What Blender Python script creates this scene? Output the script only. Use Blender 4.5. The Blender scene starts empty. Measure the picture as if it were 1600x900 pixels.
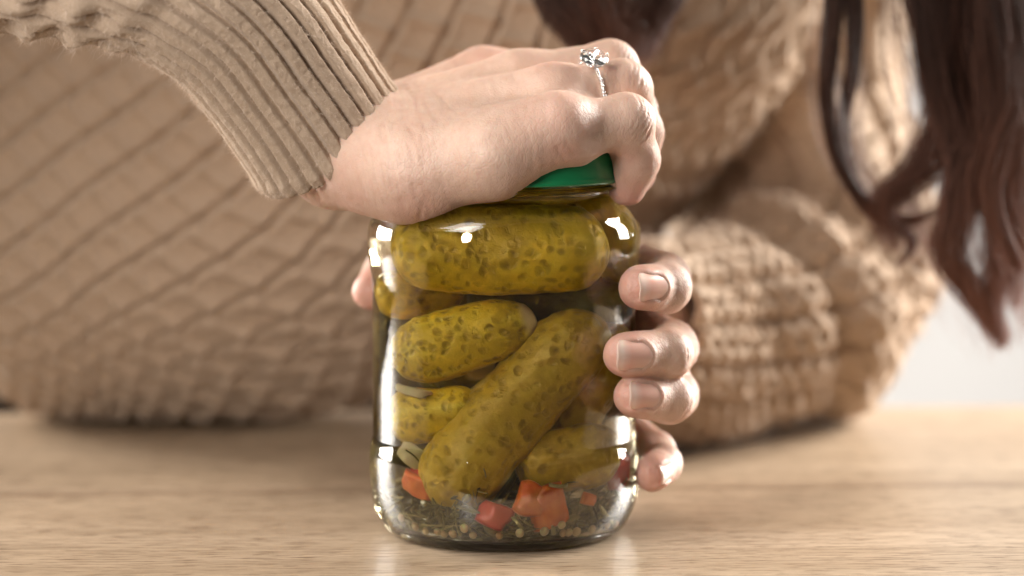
import bpy, bmesh, math, random
import numpy as np
from mathutils import Vector, Matrix, noise as mnoise
R = math.radians
S = bpy.context.scene
COL = S.collection
MM = 0.001

# ------------------------------------------------------------------ camera
CAM = np.array([2.5, -800.0, 165.0])       # millimetres, table top is z = 0, jar axis is x = y = 0
PITCH = math.atan(421 / 3909.0)
FPX = 3909.0
cam_d = bpy.data.cameras.new('camera'); cam = bpy.data.objects.new('camera', cam_d); COL.objects.link(cam)
cam.location = CAM * MM
cam.rotation_euler = (R(90) - PITCH, 0, 0)
cam_d.sensor_width = 36; cam_d.lens = FPX / 1600 * 36
cam_d.clip_start = 0.05; cam_d.clip_end = 50
cam_d.dof.use_dof = True; cam_d.dof.focus_distance = 0.765; cam_d.dof.aperture_fstop = 4.8
S.camera = cam

# ------------------------------------------------------------------ world, lamps, exposure
S.view_settings.view_transform = 'Standard'; S.view_settings.look = 'None'
S.view_settings.exposure = 0.22; S.view_settings.gamma = 1.0
w = bpy.data.worlds.new('World'); S.world = w; w.use_nodes = True
w.node_tree.nodes['Background'].inputs[0].default_value = (1.0, 0.95, 0.90, 1)
w.node_tree.nodes['Background'].inputs[1].default_value = 0.05

def area_lamp(name, loc, target, sx, sy, power, col):
    l = bpy.data.lights.new(name, 'AREA'); l.shape = 'RECTANGLE'; l.size = sx; l.size_y = sy
    l.energy = power; l.color = col
    o = bpy.data.objects.new(name, l); COL.objects.link(o)
    o.location = loc
    o.rotation_euler = (Vector(target) - Vector(loc)).to_track_quat('-Z', 'Y').to_euler()
    return o
area_lamp('window_light', (-1.20, 0.78, 0.44), (0, 0, 0.08), 0.55, 0.86, 50, (1.0, 0.95, 0.89))
area_lamp('window_light', (1.05, 0.82, 0.46), (0.05, 0.1, 0.08), 0.50, 0.84, 80, (1.0, 0.95, 0.89))
lf = area_lamp('front_softbox', (-0.225, -0.37, 0.235), (-0.02, 0, 0.09), 0.055, 0.20, 1.2, (1.0, 0.95, 0.89)); lf.data.shape = 'ELLIPSE'
area_lamp('overhead_fill', (-0.20, -0.17, 0.43), (-0.03, -0.02, 0.13), 0.20, 0.20, 1.0, (1.0, 0.95, 0.89))  # added fill from above, brightens the back of the hand and the sleeve

S.cycles.use_denoising = True
S.cycles.max_bounces = 20; S.cycles.transmission_bounces = 16; S.cycles.transparent_max_bounces = 12
S.cycles.diffuse_bounces = 4; S.cycles.glossy_bounces = 6
S.cycles.caustics_reflective = True; S.cycles.caustics_refractive = True
S.cycles.blur_glossy = 0.3; S.cycles.sample_clamp_indirect = 60

# ------------------------------------------------------------------ helpers
def at(px, py, y):
    """point of the place (mm) seen at photo pixel px, py at depth y"""
    dx = (px - 800) / FPX; dz = -(py - 450) / FPX
    c, s = math.cos(PITCH), math.sin(PITCH)
    d = np.array([dx, c + dz * s, -s + dz * c])
    return CAM + d * ((y - CAM[1]) / d[1])

def link(name, verts, faces, mat, parent=None, smooth=True, kind=None):
    """verts in mm"""
    me = bpy.data.meshes.new(name)
    v = np.asarray(verts, dtype=np.float32) * MM
    if isinstance(faces, np.ndarray):
        n, k = faces.shape
        me.vertices.add(len(v)); me.vertices.foreach_set('co', v.ravel())
        me.loops.add(n * k); me.loops.foreach_set('vertex_index', faces.astype(np.int32).ravel())
        me.polygons.add(n); me.polygons.foreach_set('loop_start', np.arange(0, n * k, k, dtype=np.int32))
        me.update(calc_edges=True); me.validate()
    else:
        me.from_pydata([tuple(p) for p in v], [], faces)
        me.update()
    if smooth:
        me.polygons.foreach_set('use_smooth', np.ones(len(me.polygons), dtype=bool))
    me.materials.append(mat)
    o = bpy.data.objects.new(name, me); COL.objects.link(o)
    if parent: o.parent = parent
    if kind: o['kind'] = kind
    return o

def tag(o, label, cat, group=None):
    o['label'] = label; o['category'] = cat
    if group: o['group'] = group
    return o

def empty(name, loc=(0, 0, 0)):
    o = bpy.data.objects.new(name, None); COL.objects.link(o)
    o.location = Vector(loc) * MM; o.empty_display_size = 0.02
    return o

def attr(o, name, vals):
    a = o.data.attributes.new(name, 'FLOAT', 'POINT'); a.data.foreach_set('value', np.asarray(vals, dtype=np.float32))

def grid_faces(n, m, close_m=True):
    """quads of n rows by m columns, columns closed"""
    i = np.arange(n - 1)[:, None]; j = np.arange(m if close_m else m - 1)[None, :]
    j2 = (j + 1) % m
    return np.stack([i * m + j, i * m + j2, (i + 1) * m + j2, (i + 1) * m + j], -1).reshape(-1, 4)

def catmull(pts, n):
    pts = np.asarray(pts, float)
    P = np.vstack([2 * pts[0] - pts[1], pts, 2 * pts[-1] - pts[-2]])
    m = len(pts) - 1
    t = np.linspace(0, m, n); k = np.minimum(t.astype(int), m - 1); f = (t - k)[:, None]
    p0, p1, p2, p3 = P[k], P[k + 1], P[k + 2], P[k + 3]
    return 0.5 * (2 * p1 + (p2 - p0) * f + (2 * p0 - 5 * p1 + 4 * p2 - p3) * f ** 2 + (3 * p1 - p0 - 3 * p2 + p3) * f ** 3)

def frames(C, ref):
    T = np.gradient(C, axis=0); T /= np.linalg.norm(T, axis=1, keepdims=True)
    N = np.zeros_like(T); n = np.array(ref, float)
    for i in range(len(C)):
        n = n - T[i] * n.dot(T[i]); n /= np.linalg.norm(n); N[i] = n
    return T, N, np.cross(T, N)

def lathe(profile, seg=128):
    p = np.asarray(profile, float); a = np.linspace(0, 2 * np.pi, seg, endpoint=False)
    V = np.stack([p[:, :1] * np.cos(a), p[:, :1] * np.sin(a), np.repeat(p[:, 1:2], seg, 1)], -1).reshape(-1, 3)
    return V, grid_faces(len(p), seg)

def smoothstep(a, b, x):
    t = np.clip((x - a) / (b - a), 0, 1); return t * t * (3 - 2 * t)

# value noise for arrays
_rng = np.random.default_rng(7)
_tab = _rng.random(1 << 16).astype(np.float32)
def vnoise(p):
    p = np.asarray(p, float); i = np.floor(p).astype(np.int64); f = p - i; f = f * f * (3 - 2 * f)
    def h(a, b, c): return _tab[(a * 73856093 ^ b * 19349663 ^ c * 83492791) & 0xffff]
    x, y, z = i[..., 0], i[..., 1], i[..., 2]; out = 0
    for dx in (0, 1):
        for dy in (0, 1):
            for dz in (0, 1):
                wgt = (f[..., 0] if dx else 1 - f[..., 0]) * (f[..., 1] if dy else 1 - f[..., 1]) * (f[..., 2] if dz else 1 - f[..., 2])
                out = out + wgt * h(x + dx, y + dy, z + dz)
    return out * 2 - 1

# ------------------------------------------------------------------ materials
class NT:
    def __init__(self, name):
        self.m = bpy.data.materials.new(name); self.m.use_nodes = True
        self.t = self.m.node_tree; self.b = self.t.nodes['Principled BSDF']; self.out = self.t.nodes['Material Output']
    def n(self, typ, ins=None, **kw):
        nd = self.t.nodes.new(typ)
        for k, v in kw.items(): setattr(nd, k, v)
        for k, v in (ins or {}).items(): self.set(nd, k, v)
        return nd
    def set(self, nd, k, v):
        s = nd.inputs[k]
        if hasattr(v, 'is_output') or isinstance(v, bpy.types.NodeSocket): self.t.links.new(v, s)
        else: s.default_value = v
    def p(self, **kw):
        for k, v in kw.items(): self.set(self.b, k.replace('_', ' '), v)
    def math(self, op, a, b=0.0, c=None, clamp=False):
        nd = self.n('ShaderNodeMath', operation=op, use_clamp=clamp)
        self.set(nd, 0, a); self.set(nd, 1, b)
        if c is not None: self.set(nd, 2, c)
        return nd.outputs[0]
    def mix(self, f, a, b, blend='MIX'):
        nd = self.n('ShaderNodeMix', data_type='RGBA', blend_type=blend)
        self.set(nd, 0, f); self.set(nd, 6, a); self.set(nd, 7, b)
        return nd.outputs[2]
    def ramp(self, f, stops):
        nd = self.n('ShaderNodeValToRGB'); self.set(nd, 0, f)
        e = nd.color_ramp.elements
        while len(e) < len(stops): e.new(0.5)
        for x, (q, c) in zip(e, stops): x.position = q; x.color = c if len(c) == 4 else (*c, 1)
        return nd.outputs[0]
    def coord(self, scale=(1, 1, 1), rot=(0, 0, 0), which='Object'):
        tc = self.n('ShaderNodeTexCoord'); mp = self.n('ShaderNodeMapping')
        mp.inputs['Scale'].default_value = scale; mp.inputs['Rotation'].default_value = rot
        self.t.links.new(tc.outputs[which], mp.inputs[0]); return mp.outputs[0]
    def noise(self, vec, scale, detail=4, rough=0.55, dist=0.0):
        return self.n('ShaderNodeTexNoise', {'Vector': vec, 'Scale': scale, 'Detail': detail, 'Roughness': rough, 'Distortion': dist}).outputs[0]
    def voro(self, vec, scale, feature='F1', rnd=1.0):
        return self.n('ShaderNodeTexVoronoi', {'Vector': vec, 'Scale': scale, 'Randomness': rnd}, feature=feature)
    def attr(self, name): return self.n('ShaderNodeAttribute', attribute_name=name).outputs['Fac']
    def bump(self, h, strength, dist, normal=None):
        nd = self.n('ShaderNodeBump', {'Height': h, 'Strength': strength, 'Distance': dist})
        if normal is not None: self.set(nd, 'Normal', normal)
        return nd.outputs[0]

def rgb(r, g, b): return (r, g, b, 1)

# skin -------------------------------------------------------------
def skin_mat():
    m = NT('skin'); c = m.coord()
    red = m.attr('redness'); crease = m.attr('crease')
    n1 = m.noise(c, 45, 5, 0.6); n2 = m.noise(c, 260, 4, 0.6); n3 = m.noise(c, 900, 2)
    base = m.mix(m.ramp(n1, [(0.35, (0, 0, 0)), (0.65, (1, 1, 1))]), rgb(0.64, 0.435, 0.335), rgb(0.70, 0.50, 0.395))
    base = m.mix(m.math('MULTIPLY', m.math('SUBTRACT', n2, 0.42), 1.6, clamp=True), base, rgb(0.60, 0.37, 0.28))
    base = m.mix(m.math('MULTIPLY', red, 0.95), base, rgb(0.64, 0.32, 0.25))
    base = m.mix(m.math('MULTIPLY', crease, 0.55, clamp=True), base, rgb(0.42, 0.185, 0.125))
    v = m.voro(c, 1100, 'DISTANCE_TO_EDGE').outputs['Distance']
    v2 = m.voro(m.coord((1, 1.6, 0.6), (0.3, 0.5, 0.4)), 620, 'DISTANCE_TO_EDGE').outputs['Distance']
    h = m.math('ADD', m.math('MINIMUM', v, 0.12), m.math('MULTIPLY', m.math('MINIMUM', v2, 0.15), 1.4))
    h = m.math('ADD', h, m.math('MULTIPLY', n2, 0.35))
    nb = m.bump(h, 0.55, 0.00045)
    m.p(Base_Color=base, Roughness=m.math('MULTIPLY_ADD', n2, 0.22, 0.33), Specular_IOR_Level=0.42, Normal=nb,
        Subsurface_Weight=0.35, Subsurface_Scale=0.004)
    m.b.inputs['Subsurface Radius'].default_value = (1.0, 0.35, 0.18)
    return m.m
SKIN = skin_mat()

def nail_mat():
    m = NT('fingernail'); t = m.attr('along'); s = m.attr('across')
    n = m.noise(m.coord(), 500, 3)
    tt = m.math('ADD', t, m.math('MULTIPLY', m.math('SUBTRACT', n, 0.5), 0.06))
    col = m.ramp(tt, [(0.0, (0.88, 0.62, 0.54)), (0.14, (0.87, 0.50, 0.41)), (0.62, (0.86, 0.46, 0.37)), (0.77, (0.87, 0.56, 0.47)), (0.86, (0.90, 0.66, 0.57)), (1.0, (0.86, 0.60, 0.50))])
    m.p(Base_Color=col, Roughness=0.26, Specular_IOR_Level=0.4, Subsurface_Weight=0.25, Subsurface_Scale=0.002, Coat_Weight=0.12, Coat_Roughness=0.15)
    m.p(Normal=m.bump(m.noise(m.coord((1, 1, 9)), 300, 2), 0.08, 0.0003))
    return m.m
NAIL = nail_mat()

# wool -------------------------------------------------------------
def wool_mat(name, c1, c2, bump=0.6):
    m = NT(name); c = m.coord()
    n1 = m.noise(c, 30, 3); n2 = m.noise(c, 700, 6, 0.7); n3 = m.noise(c, 2600, 3, 0.7)
    col = m.mix(n1, rgb(*c1), rgb(*c2))
    col = m.mix(m.math('MULTIPLY', m.math('SUBTRACT', n2, 0.45), 1.2, clamp=True), col, rgb(c1[0] * 0.72, c1[1] * 0.68, c1[2] * 0.62))
    h = m.math('ADD', m.math('MULTIPLY', n2, 0.8), n3)
    m.p(Base_Color=col, Roughness=0.95, Specular_IOR_Level=0.12, Sheen_Weight=0.35, Sheen_Roughness=0.45, Normal=m.bump(h, bump, 0.0008))
    m.b.inputs['Sheen Tint'].default_value = (1.0, 0.9, 0.78, 1)
    return m.m
WOOL = wool_mat('beige_wool', (0.485, 0.36, 0.262), (0.545, 0.415, 0.31))

def fibre_mat():
    m = NT('wool_fibre')
    m.p(Base_Color=rgb(0.76, 0.62, 0.50), Roughness=0.8, Specular_IOR_Level=0.2, Transmission_Weight=0.0)
    return m.m
FIBRE = fibre_mat()

# glass, brine -----------------------------------------------------
def glass_mat():
    m = NT('jar_glass')
    m.p(Base_Color=rgb(0.985, 0.995, 0.985), Roughness=0.0, IOR=1.5, Transmission_Weight=1.0)
    m.p(Normal=m.bump(m.noise(m.coord((1, 1, 0.6)), 70, 3, 0.5), 0.07, 0.002))
    return m.m
GLASS = glass_mat()
def brine_mat():
    m = NT('brine')
    m.p(Base_Color=rgb(1, 1, 1), Roughness=0.0, IOR=1.34, Transmission_Weight=1.0)
    va = m.n('ShaderNodeVolumeAbsorption', {'Color': rgb(0.93, 0.80, 0.15), 'Density': 9.0})
    m.t.links.new(va.outputs[0], m.out.inputs['Volume'])
    return m.m
BRINE = brine_mat()

def pickle_mat(name, c_lo, c_hi, spot, seed, vs=275, bs=1.0):
    m = NT(name); c = m.coord()
    mp = m.n('ShaderNodeMapping'); m.t.links.new(c, mp.inputs[0]); mp.inputs['Location'].default_value = (seed * 1.7, seed * 0.9, seed * 0.31)
    c = mp.outputs[0]
    nw = m.n('ShaderNodeTexNoise', {'Vector': c, 'Scale': 150.0, 'Detail': 4.0}).outputs['Color']
    wv = m.n('ShaderNodeVectorMath', {0: nw, 1: (0.006, 0.006, 0.006)}, operation='MULTIPLY').outputs[0]
    cw = m.n('ShaderNodeVectorMath', {0: c, 1: wv}, operation='ADD').outputs[0]
    n1 = m.noise(c, 38, 5, 0.6); n2 = m.noise(c, 300, 5, 0.65)
    base = m.mix(m.ramp(n1, [(0.32, (0, 0, 0)), (0.68, (1, 1, 1))]), rgb(*c_lo), rgb(*c_hi))
    base = m.mix(m.math('MULTIPLY', m.math('SUBTRACT', n2, 0.5), 2.2, clamp=True), base, rgb(c_hi[0] * 1.15, c_hi[1] * 1.12, c_hi[2] * 1.6))
    tip = m.attr('tip')
    ms = m.n('ShaderNodeMapping'); m.t.links.new(c, ms.inputs[0]); ms.inputs['Scale'].default_value = (14, 190, 190)
    stk = m.n('ShaderNodeTexNoise', {'Vector': ms.outputs[0], 'Scale': 1.0, 'Detail': 3.0}).outputs[0]
    base = m.mix(m.ramp(stk, [(0.55, (0, 0, 0)), (0.72, (0.5, 0.5, 0.5))]), base, rgb(min(c_hi[0] * 1.15, 0.9), c_hi[1] * 1.2, c_hi[2] * 3.5))
    d = m.voro(cw, vs, 'F1', 1.0).outputs['Distance']
    d = m.math('ADD', d, m.math('MULTIPLY', tip, 0.5))
    d2 = m.math('ADD', d, m.math('MULTIPLY', m.math('SUBTRACT', n2, 0.5), 0.35))
    sp = m.ramp(d2, [(0.05, (1, 1, 1)), (0.58, (0, 0, 0))])
    base = m.mix(m.math('MULTIPLY', sp, m.math('MULTIPLY_ADD', m.ramp(m.noise(c, 75, 2), [(0.35, (0, 0, 0)), (0.62, (1, 1, 1))]), 0.50, 0.14)), base, rgb(*spot))
    base = m.mix(tip, base, rgb(0.64, 0.47, 0.22))
    fine = m.voro(cw, 620, 'DISTANCE_TO_EDGE').outputs['Distance']
    h = m.math('ADD', m.math('MULTIPLY', m.ramp(d, [(0.0, (0, 0, 0)), (0.15, (0.08, 0.08, 0.08)), (0.45, (0.9, 0.9, 0.9)), (0.9, (1, 1, 1))]), 1.0), m.math('MULTIPLY', n2, 0.6))
    h = m.math('ADD', h, m.math('MULTIPLY', m.math('MINIMUM', fine, 0.1), 0.5))
    m.p(Base_Color=base, Roughness=0.38, Specular_IOR_Level=0.25, Normal=m.bump(h, 0.6, 0.0009 * bs), Subsurface_Weight=0.12, Subsurface_Scale=0.003)
    m.b.inputs['Subsurface Radius'].default_value = (1.0, 0.8, 0.2)
    return m.m

def plain(name, col, rough=0.5, spec=0.4, sss=0.0, nscale=0, ncol=None, bump=0.0, metal=0.0):
    m = NT(name)
    if nscale:
        n = m.noise(m.coord(), nscale, 4, 0.6)
        base = m.mix(m.ramp(n, [(0.35, (0, 0, 0)), (0.65, (1, 1, 1))]), rgb(*col), rgb(*(ncol or col)))
        m.p(Base_Color=base)
        if bump: m.p(Normal=m.bump(n, bump, 0.0008))
    else: m.p(Base_Color=rgb(*col))
    m.p(Roughness=rough, Specular_IOR_Level=spec, Metallic=metal)
    if sss:
        m.p(Subsurface_Weight=sss, Subsurface_Scale=0.003); m.b.inputs['Subsurface Radius'].default_value = (1, 0.4, 0.15)
    return m.m

def wood_mat():
    m = NT('oak_table'); c = m.coord((1, 1, 1), (0, 0, 0))
    def st(sx, sy, **k):
        mp = m.n('ShaderNodeMapping'); mp.inputs['Scale'].default_value = (sx, sy, 1); m.t.links.new(c, mp.inputs[0])
        return m.noise(mp.outputs[0], 1.0, **k)
    broad = st(2.2, 26, detail=4, rough=0.55, dist=0.4)
    mid = st(7, 120, detail=5, rough=0.65, dist=0.6)
    fine = st(45, 520, detail=4, rough=0.75)
    pore = st(85, 800, detail=3, rough=0.6)
    base = m.ramp(broad, [(0.30, (0.36, 0.262, 0.172)), (0.5, (0.44, 0.33, 0.225)), (0.72, (0.52, 0.40, 0.285))])
    base = m.mix(m.math('MULTIPLY', m.math('SUBTRACT', mid, 0.46), 2.6, clamp=True), base, rgb(0.27, 0.195, 0.125))
    base = m.mix(m.math('MULTIPLY', m.math('SUBTRACT', fine, 0.46), 3.4, clamp=True), base, rgb(0.23, 0.165, 0.105))
    base = m.mix(m.ramp(pore, [(0.54, (0, 0, 0)), (0.62, (0.9, 0.9, 0.9))]), base, rgb(0.17, 0.11, 0.065))
    # one long dark vein across the board
    sep = m.n('ShaderNodeSeparateXYZ'); m.t.links.new(c, sep.inputs[0])
    wob = m.math('MULTIPLY', m.math('SUBTRACT', st(5, 5, detail=4), 0.5), 0.016)
    yy = m.math('ADD', sep.outputs[1], wob)
    vein = 0
    for y0, wd, amt in ((0.068, 0.0035, 0.85), (0.0745, 0.002, 0.5), (0.060, 0.0018, 0.35)):
        q = m.math('DIVIDE', m.math('SUBTRACT', yy, y0), wd)
        g = m.math('MULTIPLY', m.math('POWER', 2.718, m.math('MULTIPLY', m.math('MULTIPLY', q, q), -1)), amt)
        vein = g if isinstance(vein, int) else m.math('ADD', vein, g)
    vein = m.math('MULTIPLY', vein, m.math('MULTIPLY_ADD', st(10, 60, detail=3), 1.6, -0.15), clamp=True)
    base = m.mix(vein, base, rgb(0.14, 0.082, 0.045))
    h = m.math('ADD', m.math('MULTIPLY', fine, 0.6), m.math('MULTIPLY', pore, -0.7))
    m.p(Base_Color=base, Roughness=m.math('MULTIPLY_ADD', fine, 0.18, 0.28), Specular_IOR_Level=0.45, Normal=m.bump(h, 0.25, 0.0004))
    return m.m

def hair_mat():
    m = NT('dark_hair'); n = m.noise(m.coord(), 25, 3)
    tint = m.attr('tint')
    base = m.mix(tint, rgb(0.040, 0.021, 0.016), rgb(0.34, 0.15, 0.10))  # reddish ends: own brown plus back-lit glow put into the colour
    m.p(Base_Color=base, Roughness=0.5, Specular_IOR_Level=0.28)
    return m.m
HAIR = hair_mat()

# ------------------------------------------------------------------ setting: table, wall
def rounded_slab(x0, x1, y0, y1, z0, z1, r=2.0):
    bm = bmesh.new(); bmesh.ops.create_cube(bm, size=1)
    for v in bm.verts:
        v.co = Vector((x0 if v.co.x < 0 else x1, y0 if v.co.y < 0 else y1, z0 if v.co.z < 0 else z1))
    bmesh.ops.bevel(bm, geom=bm.edges[:], offset=r, segments=3, affect='EDGES')
    V = [tuple(v.co) for v in bm.verts]; bm.verts.index_update()
    F = [[v.index for v in f.verts] for f in bm.faces]; bm.free(); return V, F
V, F = rounded_slab(-900, 900, -105, 252, -38, 0)
table = link('table', V, F, wood_mat(), smooth=False)
table.rotation_euler = (0, 0, R(2.6))
tag(table, 'light oak wooden table top with a long dark grain vein under the jar', 'table')

wm = plain('wall_paint', (0.48, 0.48, 0.48), 0.8, 0.2, nscale=3, ncol=(0.52, 0.52, 0.52))
V = [(-3000, 1500, -900), (3000, 1500, -900), (3000, 1500, 2200), (-3000, 1500, 2200), (-3000, 1560, -900), (3000, 1560, -900), (3000, 1560, 2200), (-3000, 1560, 2200)]
wall = link('wall', V, [(0, 1, 2, 3), (5, 4, 7, 6), (4, 0, 3, 7), (1, 5, 6, 2), (3, 2, 6, 7), (4, 5, 1, 0)], wm, smooth=False, kind='structure')
fl = plain('floor_boards', (0.11, 0.085, 0.065), 0.6, 0.3, nscale=4, ncol=(0.14, 0.11, 0.085))
link('floor', [(-3000, -2500, -760), (3000, -2500, -760), (3000, 1500, -760), (-3000, 1500, -760)], [(0, 1, 2, 3)], fl, smooth=False, kind='structure')

# ------------------------------------------------------------------ jar
OUT = [(34, 0.0), (36.6, 0.5), (38.8, 2.2), (40.6, 4.8), (42.2, 8.6), (43.2, 13), (43.6, 18), (43.7, 23), (43.6, 26.0), (43.1, 28.6), (42.6, 31.0), (42.45, 33.5),
       (42.45, 45), (42.45, 60), (42.45, 76), (42.45, 80.5), (42.7, 83.5), (43.3, 88.0), (43.7, 91.0), (43.8, 94.5), (43.7, 97.5), (43.0, 100.6), (41.2, 103.6), (38.9, 106.0), (36.8, 107.6), (35.5, 108.8), (34.9, 110.0), (35.3, 110.9), (35.3, 111.6), (34.6, 112.4), (34.2, 114), (34.2, 120)]
def dense(prof, n):
    p = catmull(prof, n); return p
outer = dense(OUT, 150)
def inner_profile(t, tb, prof=OUT, top=120):
    p = dense(prof, 150)
    T = np.gradient(p, axis=0); T /= np.linalg.norm(T, axis=1, keepdims=True)
    N = np.stack([-T[:, 1], T[:, 0]], 1)      # inward
    q = p + N * t
    q[:, 1] = np.maximum(q[:, 1], tb)
    q = q[(q[:, 0] > 0.1)]
    keep = [0]
    for i in range(1, len(q)):
        if q[i, 1] > q[keep[-1], 1] + 0.02: keep.append(i)
    return q[keep]
inn = inner_profile(2.6, 4.2)
r0 = inn[0, 0] - 1.2
base_in = [(0.02, 5.6), (12, 5.3), (22, 4.7), (r0 - 4, 4.3), (r0, 4.2)]
base_out = [(34 - 2.5, 0.6), (28, 2.2), (14, 2.9), (0.02, 3.1)]
prof = [tuple(p) for p in base_in] + [tuple(p) for p in inn[1:]] + [(32.2, 120.6), (33.4, 121.0)] + [tuple(p) for p in outer[::-1]] + base_out
jar = empty('pickle_jar')
tag(jar, 'clear glass jar of pickled gherkins with a green metal lid standing on the table', 'jar')
V, F = lathe(prof, 160)
link('glass_body', V, F, GLASS, jar)

# brine: overlaps the glass wall by a few tenths of a millimetre so that no air film is left
bi = inner_profile(2.2, 3.85)
bi = bi[bi[:, 1] < 112.5]
r1 = bi[0, 0] - 1.0
bp = [(0.02, 5.2), (12, 4.9), (22, 4.3), (r1 - 4, 3.9), (r1, 3.85)] + [tuple(p) for p in bi[1:]]
rt = bi[-1, 0]
bp += [(rt - 0.5, 112.4), (rt - 3, 111.7), (20, 111.4), (0.02, 111.4)]
V, F = lathe(bp, 160)
br = link('brine', V, F[:, ::1], BRINE)
tag(br, 'pale yellow brine filling the glass jar up to its neck', 'brine')

# lid
lm = NT('green_lid_enamel')
nn = lm.noise(lm.coord(), 60, 3)
lm.p(Base_Color=lm.mix(nn, rgb(0.010, 0.235, 0.085), rgb(0.012, 0.27, 0.10)), Roughness=0.28, Specular_IOR_Level=0.5, Coat_Weight=0.5, Coat_Roughness=0.15, Normal=lm.bump(lm.noise(lm.coord(), 350, 3), 0.06, 0.0005))
lp = [(0.02, 120.9), (30.0, 120.9), (32.2, 121.2), (33.4, 122.3), (34.6, 123.1), (35.8, 122.9), (36.7, 122.0), (37.0, 120.8), (37.05, 117), (37.05, 114.6), (37.3, 113.9), (37.6, 113.3), (37.5, 112.7), (37.0, 112.4), (36.4, 112.7), (36.2, 113.4), (36.2, 119.4), (0.02, 119.6)]
V, F = lathe(dense(lp[1:17], 90), 160)
lp2 = [(0.02, 120.9)] + [tuple(p) for p in dense(lp[1:17], 90)] + [(0.02, 119.7)]
lp2 = [(r_ + (2.0 if r_ > 20 else 0), z_ + 1.3) for r_, z_ in lp2]
V, F = lathe(lp2, 160)
lid = link('lid', V, F, lm.m, jar)
def fix_normals(o):
    bm = bmesh.new(); bm.from_mesh(o.data); bmesh.ops.recalc_face_normals(bm, faces=bm.faces[:]); bm.to_mesh(o.data); bm.free()
for o in (bpy.data.objects['glass_body'], br, lid): fix_normals(o)

# ------------------------------------------------------------------ contents of the jar
PK = [pickle_mat('gherkin_skin', (0.40, 0.245, 0.010), (0.80, 0.515, 0.022), (0.13, 0.075, 0.007), 1),
      pickle_mat('gherkin_skin_pale', (0.44, 0.275, 0.022), (0.68, 0.445, 0.038), (0.20, 0.118, 0.012), 2),
      pickle_mat('gherkin_skin_shaded', (0.13, 0.095, 0.010), (0.20, 0.15, 0.015), (0.055, 0.042, 0.007), 3)]  # last one: darker copy for back gherkins, shade put into the colour
def gherkin(c, az, el, length, rad, mat, seed, label, bend=0.0, tip=0, taper=0.0, bdir=0.0, roll=0.0):
    """c in mm; axis turned az degrees about z from +x and tilted el degrees up"""
    n, m = 110, 84
    t = np.sin(np.linspace(-np.pi / 2, np.pi / 2, n)); rng = np.random.default_rng(seed)
    L = length / 2; cap = rad * (1.15 + 0.25 * (seed % 3) / 2)
    x = t * L
    e = np.clip((np.abs(x) - (L - cap)) / cap, 0, 1)
    rr = rad * np.power(np.clip(1 - e ** 2.3, 0, 1), 0.5)
    rr *= 1 + taper * t + 0.03 * np.sin(t * 5 + seed)
    ph = np.linspace(0, 2 * np.pi, m, endpoint=False)
    X = np.repeat(x[:, None], m, 1); rr2 = np.repeat(rr[:, None], m, 1)
    D = np.stack([np.zeros_like(X), np.cos(ph)[None] + 0 * X, np.sin(ph)[None] + 0 * X], -1)
    P0 = np.stack([X, rr2 * D[..., 1], rr2 * D[..., 2]], -1)
    nz = vnoise(P0 / 9.0 + seed * 3.3) * 0.045 * rad + vnoise(P0 / 3.2 + seed) * 0.42 + vnoise(P0 / 1.4 + seed) * 0.10
    # three blunt sides of a cucumber
    rr3 = rr2 * (1 + 0.03 * np.cos(3 * ph + roll)[None]) + nz * np.sqrt(np.clip(rr2 / rad, 0, 1))
    by = bend * (t ** 2 - 0.35)
    P = np.stack([X, rr3 * D[..., 1] + (by * np.cos(bdir))[:, None], rr3 * D[..., 2] + (by * np.sin(bdir))[:, None]], -1)
    tp = np.zeros((n, m))
    if tip:
        ex = (t * tip)[:, None] * L
        rp = rr2 / rad
        tp = smoothstep(0.62, 0.46, rp) * (ex > 0)
        P[..., 0] += tip * tp * 0.9
    M = Matrix.Rotation(R(az), 3, 'Z') @ Matrix.Rotation(-R(el), 3, 'Y')
    V = P.reshape(-1, 3)
    o = link('gherkin', V, grid_faces(n, m), mat)
    fix_normals(o)
    o.matrix_world = Matrix.Translation(Vector(c) * MM) @ M.to_4x4()
    attr(o, 'tip', tp.ravel())
    tag(o, label, 'gherkin', 'gherkins packed in the glass jar')
    return o
G1 = PK[0]; G2 = pickle_mat('gherkin_skin_warty', (0.42, 0.26, 0.010), (0.88, 0.60, 0.026), (0.14, 0.080, 0.007), 4, 330, 1.5)
gherkin((-1.5, -20.0, 92.3), 0, -1, 63, 11.6, G1, 1, 'large speckled gherkin lying across the top of the jar under the shoulder', bend=1.5, bdir=1.57)
gherkin((-12.5, -18.5, 65.0), -6, 19, 43, 10.4, G2, 2, 'warty bright gherkin tilted upper left with a pale scar at its right end', tip=1, taper=-0.02)
gherkin((2.5, -20.3, 43.5), 13, 51, 75, 12.3, PK[1], 3, 'longest gherkin leaning diagonally across the front middle of the jar', bend=-2.0, bdir=1.57, taper=-0.03)
gherkin((-19.5, -19.0, 41.5), -14, 10, 31, 8.4, G2, 4, 'short gherkin low on the left with a pale rounded tip pointing right', tip=1, taper=-0.06)
gherkin((18.5, -17.5, 27.5), 4, 9, 33, 10.2, PK[1], 5, 'plump short gherkin lying low on the right above the pepper pieces')
gherkin((21.5, -6.0, 49.0), -10, 58, 44, 9.8, PK[1], 6, 'shaded gherkin standing behind the diagonal one beside the ring finger')
gherkin((-12.0, 4.0, 54.0), -70, 8, 34, 8.5, PK[2], 7, 'shade-toned gherkin seen end on between the left gherkins', tip=1)
gherkin((-6.0, -10.0, 106.5), 5, 3, 40, 7.5, G1, 8, 'gherkin lying in the jar neck right under the palm')
gherkin((14.0, 0.0, 104.0), 50, 4, 34, 7.0, G1, 9, 'yellowish gherkin in the neck of the jar beside the little finger')
gherkin((14.0, 4.0, 75.0), 8, -6, 46, 10.0, PK[2], 10, 'shade-toned gherkin lying behind the upper end of the diagonal one')
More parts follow.
